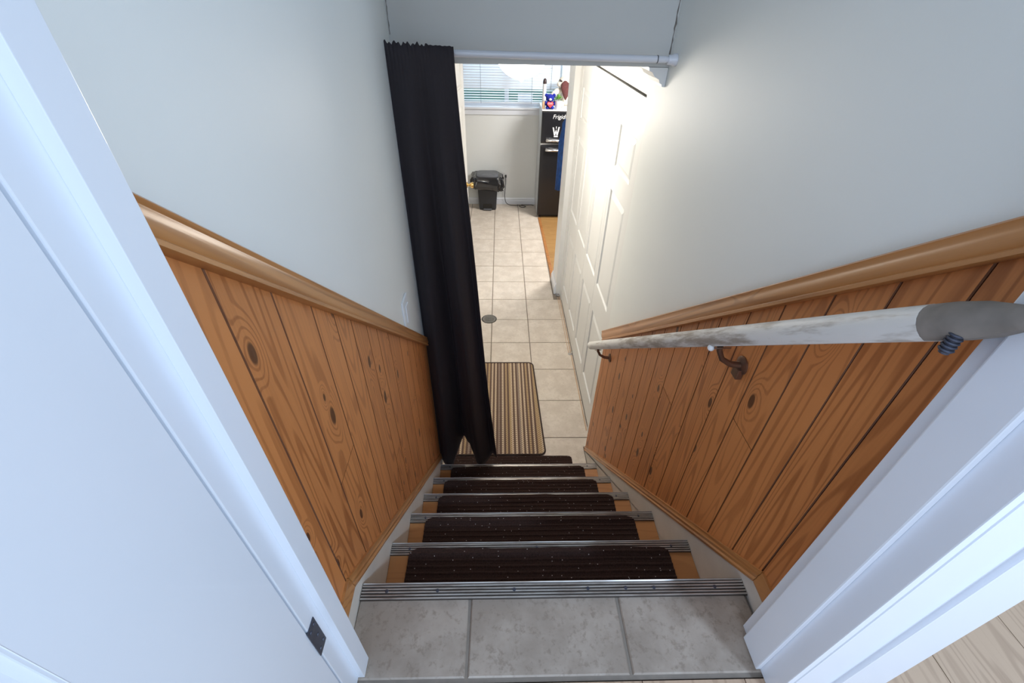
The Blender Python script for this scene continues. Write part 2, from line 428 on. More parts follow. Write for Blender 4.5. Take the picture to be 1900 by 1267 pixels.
struct('wall_side', MB().box(.635, 2.4, 1.3, 1.36, LAND-.06, TOPC).box(2.4, 2.46, -3.4, 1.36, LAND-.06, TOPC), 'wall')

# ------------------------------------------------------------------ floors, tiles and planks
def tiles(name, xs, ys, z, mat, gap, base_box, skip=None, thick=.008):
    fl = MB().box(*base_box).build(name, 'grout', kind='structure')
    for i in range(len(xs)-1):
        for j in range(len(ys)-1):
            x0, x1, y0, y1 = xs[i]+gap/2, xs[i+1]-gap/2, ys[j]+gap/2, ys[j+1]-gap/2
            if skip and skip((x0+x1)/2, (y0+y1)/2): continue
            t = MB()
            c = .0025
            t.loft([[(x0, y0, z-thick), (x1, y0, z-thick), (x1, y1, z-thick), (x0, y1, z-thick)],
                    [(x0, y0, z-c), (x1, y0, z-c), (x1, y1, z-c), (x0, y1, z-c)],
                    [(x0+c, y0+c, z), (x1-c, y0+c, z), (x1-c, y1-c, z), (x0+c, y1-c, z)]])
            t.build('tile', mat, fl)
    return fl
ys = [3.473 + .3287*k for k in range(-7, 8)]; ys = [1.45] + [y for y in ys if y > 1.46] + [5.95]
xs = [-1.62, -1.31, -1.0, -.69, -.379, -.071, .240, .499]
def skip(x, y):
    if x > .25 and 1.46 < y < 3.57: return True
    return (x < -.4 and y < 3.2) or x < -1.1
tiles('floor', xs, ys, LOW, 'tile', .006, (-1.7, .54, 1.40, 5.95, LOW-.06, LOW-.004), skip)
# closet threshold strip of floor up to the doors
floor2 = MB().box(.541, .70, 1.755, 3.575, LOW-.06, LOW-.004).build('floor', 'grout', kind='structure')
for i in range(len(ys)-1):
    a, b = ys[i]+.003, ys[i+1]-.003
    if 1.46 < (a+b)/2 < 3.57:
        cut = [(.243, a), (.515, a), (.515, 1.757), (.5655, 1.757), (.5655, b), (.243, b)] if a < 1.757 < b else \
              [(.243, a), (.5655, a), (.5655, b), (.243, b)] if a > 1.757 else [(.243, a), (.515, a), (.515, b), (.243, b)]
        MB().prism(cut, 'z', LOW-.008, LOW).build('tile', 'tile', floor2)
# kitchen laminate
kf = MB().box(.52, 2.25, 3.85, 5.95, LOW-.06, LOW-.006).build('floor', 'dark', kind='structure')
k = 0; y = 3.86
while y < 5.94:
    y1 = min(y+.118, 5.95); x = .52; L = [.62, .9, .35, 1.1][k % 4]
    while x < 1.9:
        x1 = min(x+L, 2.25)
        MB().box(x+.0008, x1-.0008, y+.0008, y1-.0008, LOW-.006, LOW+.001).build('plank', 'kitchenlam', kf); x = x1; L = 1.15
    y = y1; k += 1
ts = MB().loft([[(x0, yy, zz) for x0, zz in ((.480+(yy-5.456)*-.018, LOW-.002), (.488+(yy-5.456)*-.018, LOW+.008), (.512+(yy-5.456)*-.018, LOW+.008), (.522+(yy-5.456)*-.018, LOW-.002))] for yy in (3.84, 5.45)])
ts.build('trim_1', 'pinerail', kind='structure')
# landing tiles and the hall beyond the doorway
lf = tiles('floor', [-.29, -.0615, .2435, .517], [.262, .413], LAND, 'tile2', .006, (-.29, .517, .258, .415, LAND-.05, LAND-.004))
rf = MB().box(-2.4, 2.4, -3.4, .258, LAND-.06, LAND-.01).box(.64, 2.4, .258, 1.3, LAND-.06, LAND-.01).build('floor', 'dark', kind='structure')
x = -.5; k = 0
while x < 1.75:
    y = -1.2; L = [.9, .5, 1.2, .7][k % 4]
    lim = 1.3 if x >= .64 else .256
    while y < lim:
        y1 = min(y+L, lim)
        MB().box(x+.0008, x+.1892, y+.0008, y1-.0008, LAND-.01, LAND-.001).build('plank', 'laminate', rf); y = y1; L = 1.2
    x += .19; k += 1
rest = MB().box(-2.4, -.51, -3.4, .23, LAND-.01, LAND-.002).box(-.5, 2.4, -3.4, -1.21, LAND-.01, LAND-.002).box(1.78, 2.4, -1.2, 1.3, LAND-.01, LAND-.002).build('plank', 'laminate', rf, kind='stuff')

# ------------------------------------------------------------------ staircase
stairs = thing('staircase', 'straight flight of oak laminate steps with aluminium nosings running down to the tiled hall', 'stairs', (.11, .95, LOW))
def nosing(y, z, x0, x1):
    # ribbed aluminium strip: top with grooves, rounded front and a lip
    pr = [(y-.034, z), (y-.034, z+.0022)]
    n = 5
    for i in range(n):
        a = y-.033 + i*.006
        pr += [(a, z+.0024), (a+.0008, z+.0048), (a+.0034, z+.0048), (a+.0042, z+.0024)]
    pr += [(y-.001, z+.0046), (y+.001, z+.002), (y+.001, z-.022), (y-.001, z-.022), (y-.001, z)]
    m = MB(); m.prism(pr, 'x', x0, x1); return m
def screws(parent, y, z, xs_):
    for x_ in xs_: MB().lathe((x_, y-.017, z+.0046), [(.0038, 0), (.0034, .0012), (.001, .0014)], 8).build('screw', 'steel', parent)
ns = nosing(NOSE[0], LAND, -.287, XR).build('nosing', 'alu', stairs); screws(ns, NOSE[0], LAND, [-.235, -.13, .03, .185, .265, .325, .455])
for k in range(1, 6):
    yf, z, xl_ = NOSE[k], TZ(k), XL(NOSE[k])
    yb = NOSE[k-1]-.022
    m = MB().add([(XL(yb), yb, z-.026), (XR, yb, z-.026), (XR, yf, z-.026), (xl_, yf, z-.026), (XL(yb), yb, z), (XR, yb, z), (XR, yf, z), (xl_, yf, z)],
                 [(0, 3, 2, 1), (4, 5, 6, 7), (0, 1, 5, 4), (1, 2, 6, 5), (2, 3, 7, 6), (3, 0, 4, 7)])
    tr = m.build('tread', 'oak', stairs)
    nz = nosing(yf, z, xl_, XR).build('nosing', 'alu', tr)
    screws(nz, yf, z, [xl_+.05, .10, XR-.05])
for k in range(0, 6):
    y = NOSE[k]-.022; zt = TZ(k)-.026; zb = TZ(k+1) if k < 5 else LOW
    MB().box(XL(y), XR, y-.014, y, zb, zt).build('riser', 'cream', stairs)
# white stringers: sloped boards along both walls
def stringer(side):
    pts = [(.342 if side > 0 else .306, LAND-.06), (.342 if side > 0 else .306, skirt_top(.36)), (.405, skirt_top(.405))]
    ye = 1.735 if side > 0 else 1.60
    pts += [(ye, skirt_top(ye)), (ye, LOW), (1.45, LOW), (.43, LAND-.25)]
    m = MB()
    if side > 0: rings = [[(x_, y, z) for y, z in pts] for x_ in (XR+.001, PANR+.002)]
    else: rings = [[(XL(y)-.001 if q == 0 else PANL(y)-.002, y, z) for y, z in pts] for q in (0, 1)]
    m.loft(rings); return m.build('stringer', 'cream', stairs)
stringer(1); stringer(-1)

# ------------------------------------------------------------------ wainscots
def wains(side):
    right = side > 0
    P = (lambda y: PANR) if right else PANL
    top, bot = (rail_top, rail_bot) if right else (lrail_top, lrail_bot)
    base = (PANR, 1.0, LOW) if right else (PANL(1.0), 1.0, LOW)
    t = thing('wainscot', 'honey pine board wainscot on the right wall behind the white handrail' if right else
              'honey pine board wainscot on the left wall between door frame and black curtain', 'wainscot', base)
    if right: seams = [.343, .41, .494, .581, .673, .759, .852, .943, 1.029, 1.124, 1.212, 1.302, 1.404, 1.503, 1.612, 1.70, ENDY]
    else: seams = [.306, .40, .503, .600, .676, .751, .836, .905, .996, 1.111, 1.209, 1.292, 1.387, 1.48, 1.575, 1.60]
    cuts = {3: .52, 7: .62, 10: .33, 13: .55} if right else {2: .45, 6: .36, 9: .6}
    for i in range(len(seams)-1):
        y0, y1 = seams[i]+.0005, seams[i+1]-.0005
        c = .0015
        prof = [(y0, .012), (y0, c), (y0+c, 0), (y1-c, 0), (y1, c), (y1+.0001, .0034), (y1+.0005, .0044), (y1+.0009, .0036), (y1+.0009, .012)]
        zb = lambda y: skirt_top(y)+.004
        zt = lambda y: (top(y)+bot(y))/2
        spans = [(0, 1)]
        if i in cuts: spans = [(0, cuts[i]-.0012), (cuts[i]+.0012, 1)]
        for a, b in spans:
            def ring(fr, flat):
                out = []
                for y, d in prof:
                    lo, hi = zb(y), zt(y); mid = (zb((y0+y1)/2) + (zt((y0+y1)/2)-zb((y0+y1)/2))*fr)
                    z = lo+(hi-lo)*fr if not flat else mid
                    out.append((P(y)+d*side if right else P(y)-d, y, z))
                return out
            MB().loft([ring(a, a > 0), ring(b, b < 1)]).build('plank', 'pine', t)
    # chair rail: moulded section swept down the slope
    h = [(0, 1.0), (.010, 1.0), (.0135, .93), (.012, .80), (.015, .66), (.0165, .42), (.014, .22), (.018, .16), (.0185, .03), (.016, 0), (0, 0)]
    def sect(y, sh=0):
        out = []
        for d, f in h:
            yy = y + (f-.5)*sh
            z = bot(yy)+(top(yy)-bot(yy))*f
            out.append((P(yy)-d*side, yy, z))
        return out
    y0, y1 = (.343, 1.765) if right else (.306, 1.535)
    MB().loft([sect(y0), sect(y1, .055)]).build('chair_rail', 'pinerail', t, smooth=True)
    # cap moulding along the stringer, turned level at the landing
    hc = [(0, 0), (.0095, 0), (.0105, .22), (.0075, .36), (.0085, .62), (.005, .80), (.005, 1), (0, 1)]
    def sc(y): return [(P(y)-d*side, y, skirt_top(y)+(cap_top(y)+.004-skirt_top(y))*f) for d, f in hc]
    ye = 1.745 if right else 1.575
    MB().loft([sc(y0), sc(.404)]).build('cap_moulding', 'pinerail', t, smooth=True)
    MB().loft([sc(.4055), sc(ye)]).build('cap_moulding', 'pinerail', t, smooth=True)
    return t
wains(1); wains(-1)

# ------------------------------------------------------------------ doorway: jambs, stops, casing, opened door
tr = MB().box(-.277, -.257, .236, .306, LAND, 1.10, .0015).build('trim_2', 'white', kind='structure')
MB().box(-.257, -.245, .268, .298, LAND+.003, 1.09, .0006).build('stop', 'white', tr)
tr = MB().box(.485, .505, .228, .342, LAND, 1.10, .0015).build('trim_3', 'white', kind='structure')
MB().box(.475, .485, .268, .321, LAND+.003, 1.09, .0022).build('stop', 'white', tr)
tr = MB().box(.495, .56, .226, .241, LAND, 1.10, .002).build('trim_4', 'white', kind='structure')
MB().box(.559, .636, .219, .241, LAND, 1.10, .002).build('outer_band', 'white', tr)
tr = MB().box(-.257, .485, .236, .34, 1.08, 1.10).build('trim_5', 'white', kind='structure')

def raised(x, nx, y0, y1, z0, z1, ins=.030):
    # a raised panel facing -x/+x: groove, slope and flat field
    d = nx
    def r(i, dep): return [(x+d*dep, y0+i, z0+i), (x+d*dep, y1-i, z0+i), (x+d*dep, y1-i, z1-i), (x+d*dep, y0+i, z1-i)]
    m = MB(); m.loft([r(-.002, -.012), r(-.002, .0005), r(.004, -.0075), r(.010, -.0085), r(ins, -.0015), r(ins+.003, -.001)]); return m
def door_leaf(name, x, nx, y0, y1, z0, z1, th, cols, rows, mat, parent=None, kind=None, slant=0):
    # frame boxes around the panel openings; x is the face plane, nx the facing direction
    xb = x-nx*th; a, b = min(x, xb), max(x, xb)
    m = MB(); ye = [y0]+[v for c in cols for v in c]+[y1]; ze = [z0]+[v for r_ in rows for v in r_]+[z1]
    for i in range(0, len(ye), 2): m.box(a, b, ye[i], ye[i+1], z0, z1)
    for c in cols:
        for i in range(0, len(ze), 2): m.box(a, b, c[0], c[1], ze[i], ze[i+1])
    o = m.build(name, mat, parent, kind=kind)
    for c in cols:
        for r_ in rows: raised(x, nx, c[0], c[1], r_[0], r_[1]).build('raised_panel', mat, o)
    return o
d = door_leaf('door_1', -.2575, 1, -.53, .2325, LAND+.008, 1.06, .035, [(-.42, -.20), (-.10, .088)], [(-.75, -.24), (-.10, .50), (.61, .93)], 'white', kind='structure')
for zc in (-.707, .06, .85):
    hg = MB().box(-.2572, -.2555, .2315, .2545, zc-.0375, zc+.0375, .0006).build('hinge', 'steel' if zc < -.5 else 'white', d)
    for dz, yy in ((-.027, .249), (-.027, .238), (0, .246), (.027, .249), (.027, .238)): MB().lathe((-.2556, yy, zc+dz), [(.0032, 0), (.0028, .001), (.0008, .0012)], 8, 'x').build('screw', 'steel', hg)

# ------------------------------------------------------------------ folding closet doors
bf = group_empty('door_2', (DX, (BF0+BF1)/2, LOW))
lw = (BF1-BF0)/4
for i in range(4):
    a, b = BF0+i*lw+.0015, BF0+(i+1)*lw-.0015
    door_leaf('leaf', DX, -1, a, b, -2.150, -.275, .03, [(a+.042, b-.042)], [(-1.985, -1.475), (-1.292, -.735), (-.622, -.432)], 'door', bf)
tk = MB().box(.553, .557, BF0-.02, BF1+.05, LOW+.0005, LOW+.004).box(.537, .540, 2.67, BF1+.05, LOW+.0005, LOW+.003).build('floor_track', 'tan', bf)
for y, x in ((2.665, .535), (3.545, .522)):
    MB().box(x, x+.035, y-.012, y+.012, LOW, LOW+.006, .001).box(x+.006, x+.011, y-.012, y+.012, LOW, LOW+.032, .001).box(x+.018, x+.03, y-.006, y+.006, LOW, LOW+.022).build('floor_bracket', 'chrome', bf)
MB().box(DX+.002, DX+.03, BF0, BF1, -.268, -.262).build('head_track', 'dark', bf)
# baseboard on the short wall end, crown moulding under the hall ceiling
MB().prism([(.524, LOW), (.506, LOW), (.506, LOW+.07), (.513, LOW+.085), (.517, LOW+.10), (.524, LOW+.10)], 'y', 3.572, 3.85).build('baseboard_right', 'white', kind='structure')
MB().prism([(.531, CEIL-.001), (.470, CEIL-.001), (.472, CEIL-.010), (.482, CEIL-.014), (.492, CEIL-.026), (.508, CEIL-.034), (.512, CEIL-.044), (.519, CEIL-.047), (.521, CEIL-.054), (.531, CEIL-.055)], 'y', HEAD_Y-.004, ENDY).build('trim_6', 'door', kind='structure')
MB().prism([(.562, CEIL-.001), (.500, CEIL-.001), (.502, CEIL-.010), (.512, CEIL-.014), (.522, CEIL-.026), (.538, CEIL-.034), (.542, CEIL-.044), (.549, CEIL-.047), (.551, CEIL-.054), (.562, CEIL-.055)], 'y', ENDY, 3.57).build('trim_7', 'door', kind='structure')

# ------------------------------------------------------------------ lower door with brass knob, standing ajar on the left
dl = MB(); hx, hy, fx, fy = -.352, 3.16, -.285, 3.925
dr = thing('hall_door', 'white panelled hall door standing ajar with a brass knob, half behind the curtain', 'door', (-.32, 3.54, LOW))
ux, uy = (fx-hx), (fy-hy); Ld = math.hypot(ux, uy); ux /= Ld; uy /= Ld
def rot_build(mb, name, mat, parent, smooth=False):
    # shapes written along +y from the hinge, x = distance in front of the face; turned into place
    mb.v = [(hx + uy*x + ux*y, hy + uy*y - ux*x, z) for x, y, z in mb.v]
    return mb.build(name, mat, parent, smooth=smooth)
m = MB(); ye = [0, .11, .33, .43, .65, Ld]; 
cols = [(.11, .335), (.43, .655)]; rows = [(-1.98, -1.42), (-1.25, -.62), (-.50, -.30)]
yel = [0, .11, .335, .43, .655, Ld]; zel = [LOW+.008, -1.98, -1.42, -1.25, -.62, -.50, -.30, -.175]
for i in (0, 2, 4): m.box(-.035, 0, yel[i], yel[i+1], zel[0], zel[-1])
for c in cols:
    for i in (0, 2, 4, 6): m.box(-.035, 0, c[0], c[1], zel[i], zel[i+1])
lf_ = rot_build(m, 'leaf', 'door', dr)
for c in cols:
    for r_ in rows: rot_build(raised(0, 1, c[0], c[1], r_[0], r_[1]), 'raised_panel', 'door', lf_)
kb = rot_build(MB().lathe((0, Ld-.06, -1.243), [(.026, 0), (.026, .004), (.012, .008), (.010, .026), (.020, .034), (.026, .046), (.022, .058), (.008, .062)], 18, 'x'), 'knob', 'brass', dr, True)

# ------------------------------------------------------------------ window and blind on the far wall
win = group_empty('window_1', ((WX0+WX1)/2, 6.0, WZ0))
fr = MB().box(WX0, WX1, 6.01, 6.07, WZ0, WZ0+.04).box(WX0, WX1, 6.01, 6.07, WZ1-.04, WZ1).box(WX0, WX0+.04, 6.01, 6.07, WZ0, WZ1).box(WX1-.04, WX1, 6.01, 6.07, WZ0, WZ1).box(.052, .102, 6.015, 6.065, WZ0+.039, WZ1-.039)
fr.build('window_frame', 'white', win)
MB().box(WX0+.03, .06, 6.045, 6.049, WZ0+.03, WZ1-.03).build('pane', 'glass', win)
MB().box(.09, WX1-.03, 6.035, 6.039, WZ0+.03, WZ1-.03).build('pane', 'glass', win)
MB().box(WX0-.05, WX1+.05, 5.915, 6.01, WZ0-.012, WZ0+.010, .003).build('window_sill', 'white', win)
MB().box(WX0-.05, WX1+.05, 5.936, 5.952, WZ0-.075, WZ0-.014, .003).build('apron', 'white', win)
for a, b, c, e in ((WX1, WX1+.06, WZ0+.01, WZ1), (WX0-.06, WX0, WZ0+.01, WZ1)): MB().box(a, b, 5.935, 5.952, c, e, .003).build('casing', 'white', win)
bl = thing('venetian_blind', 'white slatted blind in the far window, lowest slats tilted open', 'blind', (.08, 5.96, -.935))
MB().box(WX0+.02, WX1-.02, 5.952, 5.985, -.937, -.920, .003).build('bottom_rail', 'slat', bl)
MB().box(WX0+.02, WX1-.02, 5.950, 5.99, WZ1-.03, WZ1-.001, .003).build('head_rail', 'white', bl)
def slat(z, tilt):
    c, s_ = math.cos(tilt), math.sin(tilt); w = .0145; rings = []
    for x_ in (WX0+.02, WX1-.02):
        up = [(x_, 5.968+c*u*w - s_*(.0022*(1-u*u)), z+s_*u*w + c*(.0022*(1-u*u))) for u in (-1, -.5, 0, .5, 1)]
        dn = [(a, b, e-.0007) for a, b, e in reversed(up)]
        rings.append(up+dn)
    return MB().loft(rings)
z = -.905; i = 0
while z < WZ1-.04:
    slat(z, math.radians(14 if i < 5 else 60)).build('slat', 'slat', bl, smooth=True); z += .0265; i += 1
for x_ in (-.232, .375, .60): MB().tube([(x_, 5.951, -.94), (x_, 5.951, WZ1-.03)], .0016, 5).build('ladder_cord', 'greyplastic', bl)
nt_ = tag(MB().box(.213, .392, 6.0325, 6.0345, -.930, -.845).build('paper_note', 'slat'), 'blank white sheet taped to the window pane behind the lowest blind slats', 'paper')
MB().box(-8, 8, 6.1, 22, -1.06, -1.0).build('ground', 'grass', kind='structure')
# baseboard on the far wall
MB().prism([(5.951, LOW), (5.932, LOW), (5.932, LOW+.045), (5.938, LOW+.050), (5.938, LOW+.072), (5.944, LOW+.085), (5.951, LOW+.085)], 'x', -1.7, .95).build('baseboard_far', 'white', kind='structure')

# ------------------------------------------------------------------ ceiling lamp in the lower hall
lp = thing('ceiling_lamp', 'lit round white glass ceiling lamp with a small finial beneath the hall ceiling', 'lamp', (.106, 2.6, -.30))
MB().lathe((.106, 2.6, CEIL), [(.135, -.0005), (.137, -.012), (.120, -.022)], 32).build('base_plate', 'white', lp)
prof = [(.118, -.022)] + [(.131*math.cos(a), -.030-.122*math.sin(a)) for a in [math.pi/2*k/12 for k in range(12)]] + [(.006, -.1525)]
MB().lathe((.106, 2.6, CEIL), prof, 32).build('shade', 'lampglass', lp, smooth=2)
MB().lathe((.106, 2.6, CEIL), [(.010, -.152), (.012, -.156), (.006, -.161), (.002, -.164)], 14).build('finial', 'bronze', lp, smooth=True)
hl = light('hall_lamp_bulb', 'POINT', (.106, 2.6, -.40), (.106, 2.6, -2), 11, (1.0, .93, .83), .13)

# ------------------------------------------------------------------ curtain rod and curtain
RY = 1.56
rodt = thing('curtain_rod', 'slim white curtain rod spanning the stairwell below the bulkhead', 'curtain rod', (.1, RY, -.12))
MB().tube([(WL(RY)+.001, RY, -.113), (.50, RY, -.121)], .0098, 14).build('pole', 'rod', rodt, smooth=True)
MB().tube([(.474, RY, -.1206), (.521, RY, -.1215)], .0082, 14).build('inner_pole', 'rod', rodt, smooth=True)
MB().lathe((.506, RY, -.1215), [(.0115, 0), (.0135, .003), (.0135, .012), (.017, .016), (.017, .0255)], 18, 'x').build('end_cap', 'rod', rodt, smooth=True)
MB().lathe((.472, RY, -.1206), [(.0108, 0), (.0108, .003)], 18, 'x').build('joint_ring', 'greyplastic', rodt, smooth=True)

def curtain_mesh():
    NU, NV = 150, 64; V = []; Fc = []
    hem = [(0, -2.0), (.20, -2.02), (.25, -2.015), (.36, -1.92), (.46, -1.862), (.57, -1.852), (.63, -1.93), (.68, -1.99), (.72, -2.005), (1, -2.0)]
    def H(u):
        for (a, p), (b, q) in zip(hem, hem[1:]):
            if a <= u <= b: k = (u-a)/(b-a); return p+(q-p)*k
    def fold(u, v):
        w = 2*math.pi; g_ = min(1, .35+1.3*v)
        # three broad pleats: ridges towards the stairs near u = .27 and .74, a deep valley between them
        a = -.030*math.exp(-((u-.24+.03*v)/.085)**2) + .066*math.exp(-((u-.46+.02*v)/.085)**2) - .040*math.exp(-((u-.70-.02*v)/.075)**2) + .050*math.exp(-((u-.92)/.075)**2) + .03*math.exp(-((u-.02)/.07)**2)
        a = a*g_ + .004*math.sin(w*(4.3*u+.2*v))*v
        a += .006*max(0, 1-v/.10)**2*math.sin(w*19*u)
        return a*(1 if v > .06 else .55)
    front, back = [], []
    for j in range(NV+1):
        v = j/NV
        for i in range(NU+1):
            u = i/NU
            zt = -.088 - .008*u + ((.0032*math.sin(u*95)+.0028*math.sin(u*41+1))*(1-.85*max(0, min(1, (u-.55)/.15))) if j == 0 else 0)
            z = zt + (H(u)-zt)*v
            e = v*v*(3-2*v)
            xl_ = -.3342 - .004*v; xr_ = -.136 + .020*v + .096*v**1.15
            x = xl_ + (xr_-xl_)*u + .004*math.sin(9*v+5*u)*v
            y = RY - .030 + fold(u, v)*min(1, 1.2*v+.25)
            # pocket around the rod: the cloth stands clear of the pole
            y = y - .004*(1-v)
            if v < .05: y = min(y, RY-.014)
            V.append((x, y, z))
    n = NU+1
    for j in range(NV):
        for i in range(NU): Fc.append((j*n+i, j*n+i+1, (j+1)*n+i+1, (j+1)*n+i))
    m = MB(); m.add(V, Fc); return m
cu = curtain_mesh().build('curtain', 'curtain', smooth=2)
so = cu.modifiers.new('thick', 'SOLIDIFY'); so.thickness = .003; so.offset = 1
tag(cu, 'long black curtain gathered at the left end of the white rod', 'curtain')

# ------------------------------------------------------------------ handrail
HX = .462
def hz(y): return -.226 - .802*(y-.328)
rail = thing('handrail', 'worn white painted handrail with brackets on the right pine wainscot', 'handrail', (HX, 1.0, hz(1.0)-.02))
dirv = Vector((0, 1, -.802)).normalized(); upv = Vector((0, .802, 1)).normalized()
def rail_ring(y, r=.0215, level=False):
    out = []
    for k in range(20):
        a = 2*math.pi*k/20; cx, cz = math.cos(a), math.sin(a)
        cz = max(cz, -.80)
        p = Vector((HX, y, hz(y))) + Vector((1, 0, 0))*r*cx + upv*r*cz*1.03
        if level:
            t = (hz(y)-p.z)/dirv.z; p = p + dirv*t*.9
        out.append(p)
    return out
MB().loft([rail_ring(.372), rail_ring(.378)]+[rail_ring(.39+.06*k) for k in range(22)]+[rail_ring(1.735, level=True)]).build('rail', 'railpaint', rail, smooth=True, base=(HX, .95, hz(.95)))
MB().loft([rail_ring(.288, .008), rail_ring(.292, .0115), rail_ring(.31, .0125), rail_ring(.330, .0185), rail_ring(.352, .0212), rail_ring(.3725, .0212)]).build('rail_end', 'railend', rail, smooth=True)
def bracket(y, mat, knob=False):
    zc = hz(y); b = MB()
    zw = zc-.075
    o = MB().lathe((PANR-.0005, y, zw), [(.021, 0), (.021, -.003), (.014, -.007), (.006, -.008)], 16, 'x').build('bracket', mat, rail, smooth=True)
    MB().tube([(PANR-.006, y, zw), (PANR-.03, y, zw+.004), (PANR-.052, y, zw+.018), (HX, y, zc-.032), (HX, y, zc-.024)], [.008, .007, .006, .006, .007], 10).build('arm', mat, o, smooth=True)
    a, c = y-.022, y+.022
    MB().loft([[(HX+s_*.009, yy, hz(yy)-.0265+q) for s_, q in ((-1, -.003), (1, -.003), (1, .001), (-1, .001))] for yy in (a, c)]).build('saddle', mat, o)
    if knob:
        MB().ball((HX-.012, y+.012, zc-.036), .0075, .0075, .0075, 12, 8).build('screw', 'whiteceramic', o, smooth=2)
        MB().box(PANR-.014, PANR, y-.014, y+.010, zw-.03, zw-.004, .002).build('foot', mat, o)
bracket(.715, 'bronze', True); bracket(1.612, 'bronze')
m = MB()
for k in range(5): m.lathe((HX-.012, .338, hz(.338)-.010), [(.0062, -.004-.0045*k), (.0072, -.0055-.0045*k), (.0062, -.007-.0045*k)], 12, 'z')
m.lathe((HX-.012, .338, hz(.338)-.010), [(.0048, 0), (.0048, -.028)], 10)
m.build('end_screw', 'steel', rail, smooth=True)

# ------------------------------------------------------------------ stair mats (ribbed, rounded corners)
names = ['first step below the landing', 'second step below the landing', 'third step below the landing', 'fourth step below the landing', 'fifth step, just above the hall floor']
def mat_mesh(x0, x1, y0, y1, z, seed, lift_y=None):
    rnd = random.Random(seed); m = MB(); rows = []; N = 66; R = .026
    for j in range(N+1):
        t = j/N; y = y0+(y1-y0)*t; dd = min(y-y0, y1-y)
        ins = 0 if dd >= R else R-math.sqrt(max(0, R*R-(R-dd)**2))
        rib = .0030*max(0, math.sin(t*2*math.pi*11)) if .02 < t < .98 else 0
        e = .004+rib
        if lift_y is not None:
            q = min(1, max(0, (y-lift_y+.012)/.012)); e += .0042*q
        xa, xb = x0+ins, x1-ins
        row = []
        for i in range(17):
            u = i/16; x = xa+(xb-xa)*u
            wob = .0011*math.sin(u*9+seed)+.0009*math.sin(u*23+seed*2)
            row.append((x, y + wob*1.6*(1 if j in (0, N) else .3), z+e+abs(wob)*.5))
        rows.append([(xa, y, z+(.0003 if lift_y is None or y < lift_y-.012 else .0043))]+row+[(xb, y, z+(.0003 if lift_y is None or y < lift_y-.012 else .0043))])
    m.loft(rows, closed=False)
    n = len(rows[0]); L = len(rows)-1
    m.f.append(tuple(range(n))); m.f.append(tuple(L*n+i for i in reversed(range(n))))
    m.f.append(tuple([i*n for i in range(L+1)]+[i*n+n-1 for i in range(L, -1, -1)]))
    return m
mx = [(-.243, .458), (-.248, .452), (-.245, .455), (-.258, .452), (-.258, .450)]
for k in range(1, 6):
    yf = NOSE[k]; y1 = yf-[.020, .019, .012, .018, .020][k-1]
    o = mat_mesh(mx[k-1][0], mx[k-1][1], y1-.185, y1, TZ(k), k, yf-.034).build('stair_mat', 'mat', smooth=True)
    tag(o, 'dark brown ribbed mat on the '+names[k-1], 'stair mat', 'ribbed mats on the stairs')
o = mat_mesh(-.300, .432, 1.487, 1.687, LOW, 9).build('floor_mat', 'mat', smooth=True)
tag(o, 'dark brown ribbed mat lying on the tiled floor at the foot of the stairs', 'mat', 'ribbed mats on the stairs')

# ------------------------------------------------------------------ striped rug
def rrect(x0, x1, y0, y1, r, n=8):
    out = []
    for cx, cy, a0 in ((x1-r, y0+r, -90), (x1-r, y1-r, 0), (x0+r, y1-r, 90), (x0+r, y0+r, 180)):
        for k in range(n+1): a = math.radians(a0+90*k/n); out.append((cx+r*math.cos(a), cy+r*math.sin(a)))
    return out
rug = thing('striped_rug', 'brown and cream striped woven rug on the tiles below the stairs', 'rug', (.0, 2.12, LOW))
out = rrect(-.318, .247, 1.695, 2.555, .035); sk = .035
out = [(x+(2.555-y)*sk, y) for x, y in out]
MB().prism(out, 'z', LOW+.0003, LOW+.007).build('woven_field', 'rug', rug, base=(.012, 2.12, LOW))
pts = [(x, y, LOW+.0055) for x, y in out]; pts += [pts[0], pts[1]]
MB().tube(pts, .0055, 8).build('binding', 'binding', rug, smooth=2)

# floor drain
dn = thing('floor_drain', 'round metal floor drain set between the tiles left of the hall', 'drain', (-.095, 3.15, LOW))
MB().lathe((-.095, 3.15, LOW), [(.060, .0005), (.058, .0035), (.049, .004), (.047, .002), (.001, .0018)], 28).build('cover', 'drain', dn, smooth=True)
MB().lathe((-.095, 3.15, LOW), [(.066, .0004), (.066, .0012), (.060, .0013), (.060, .0004)], 28).build('rim', 'dark', dn)
for k in range(-2, 3):
    w = math.sqrt(.045**2-(k*.016)**2)*.9
    MB().box(-.095-w, -.095+w, 3.15+k*.016-.003, 3.15+k*.016+.003, LOW+.0018, LOW+.0042).build('grate_bar', 'drain', dn)

# ------------------------------------------------------------------ light switch by the curtain
y0 = 1.262; sx = WL(y0)
sw = thing('light_switch', 'white wall switch plate just above the left chair rail near the curtain', 'light switch', (sx, y0, -.895))
MB().box(sx+.0005, sx+.008, y0-.037, y0+.037, -.898, -.782, .003).build('plate', 'whiteceramic', sw)
MB().box(sx+.008, sx+.0125, y0-.016, y0+.016, -.873, -.807, .002).build('rocker', 'whiteceramic', sw)

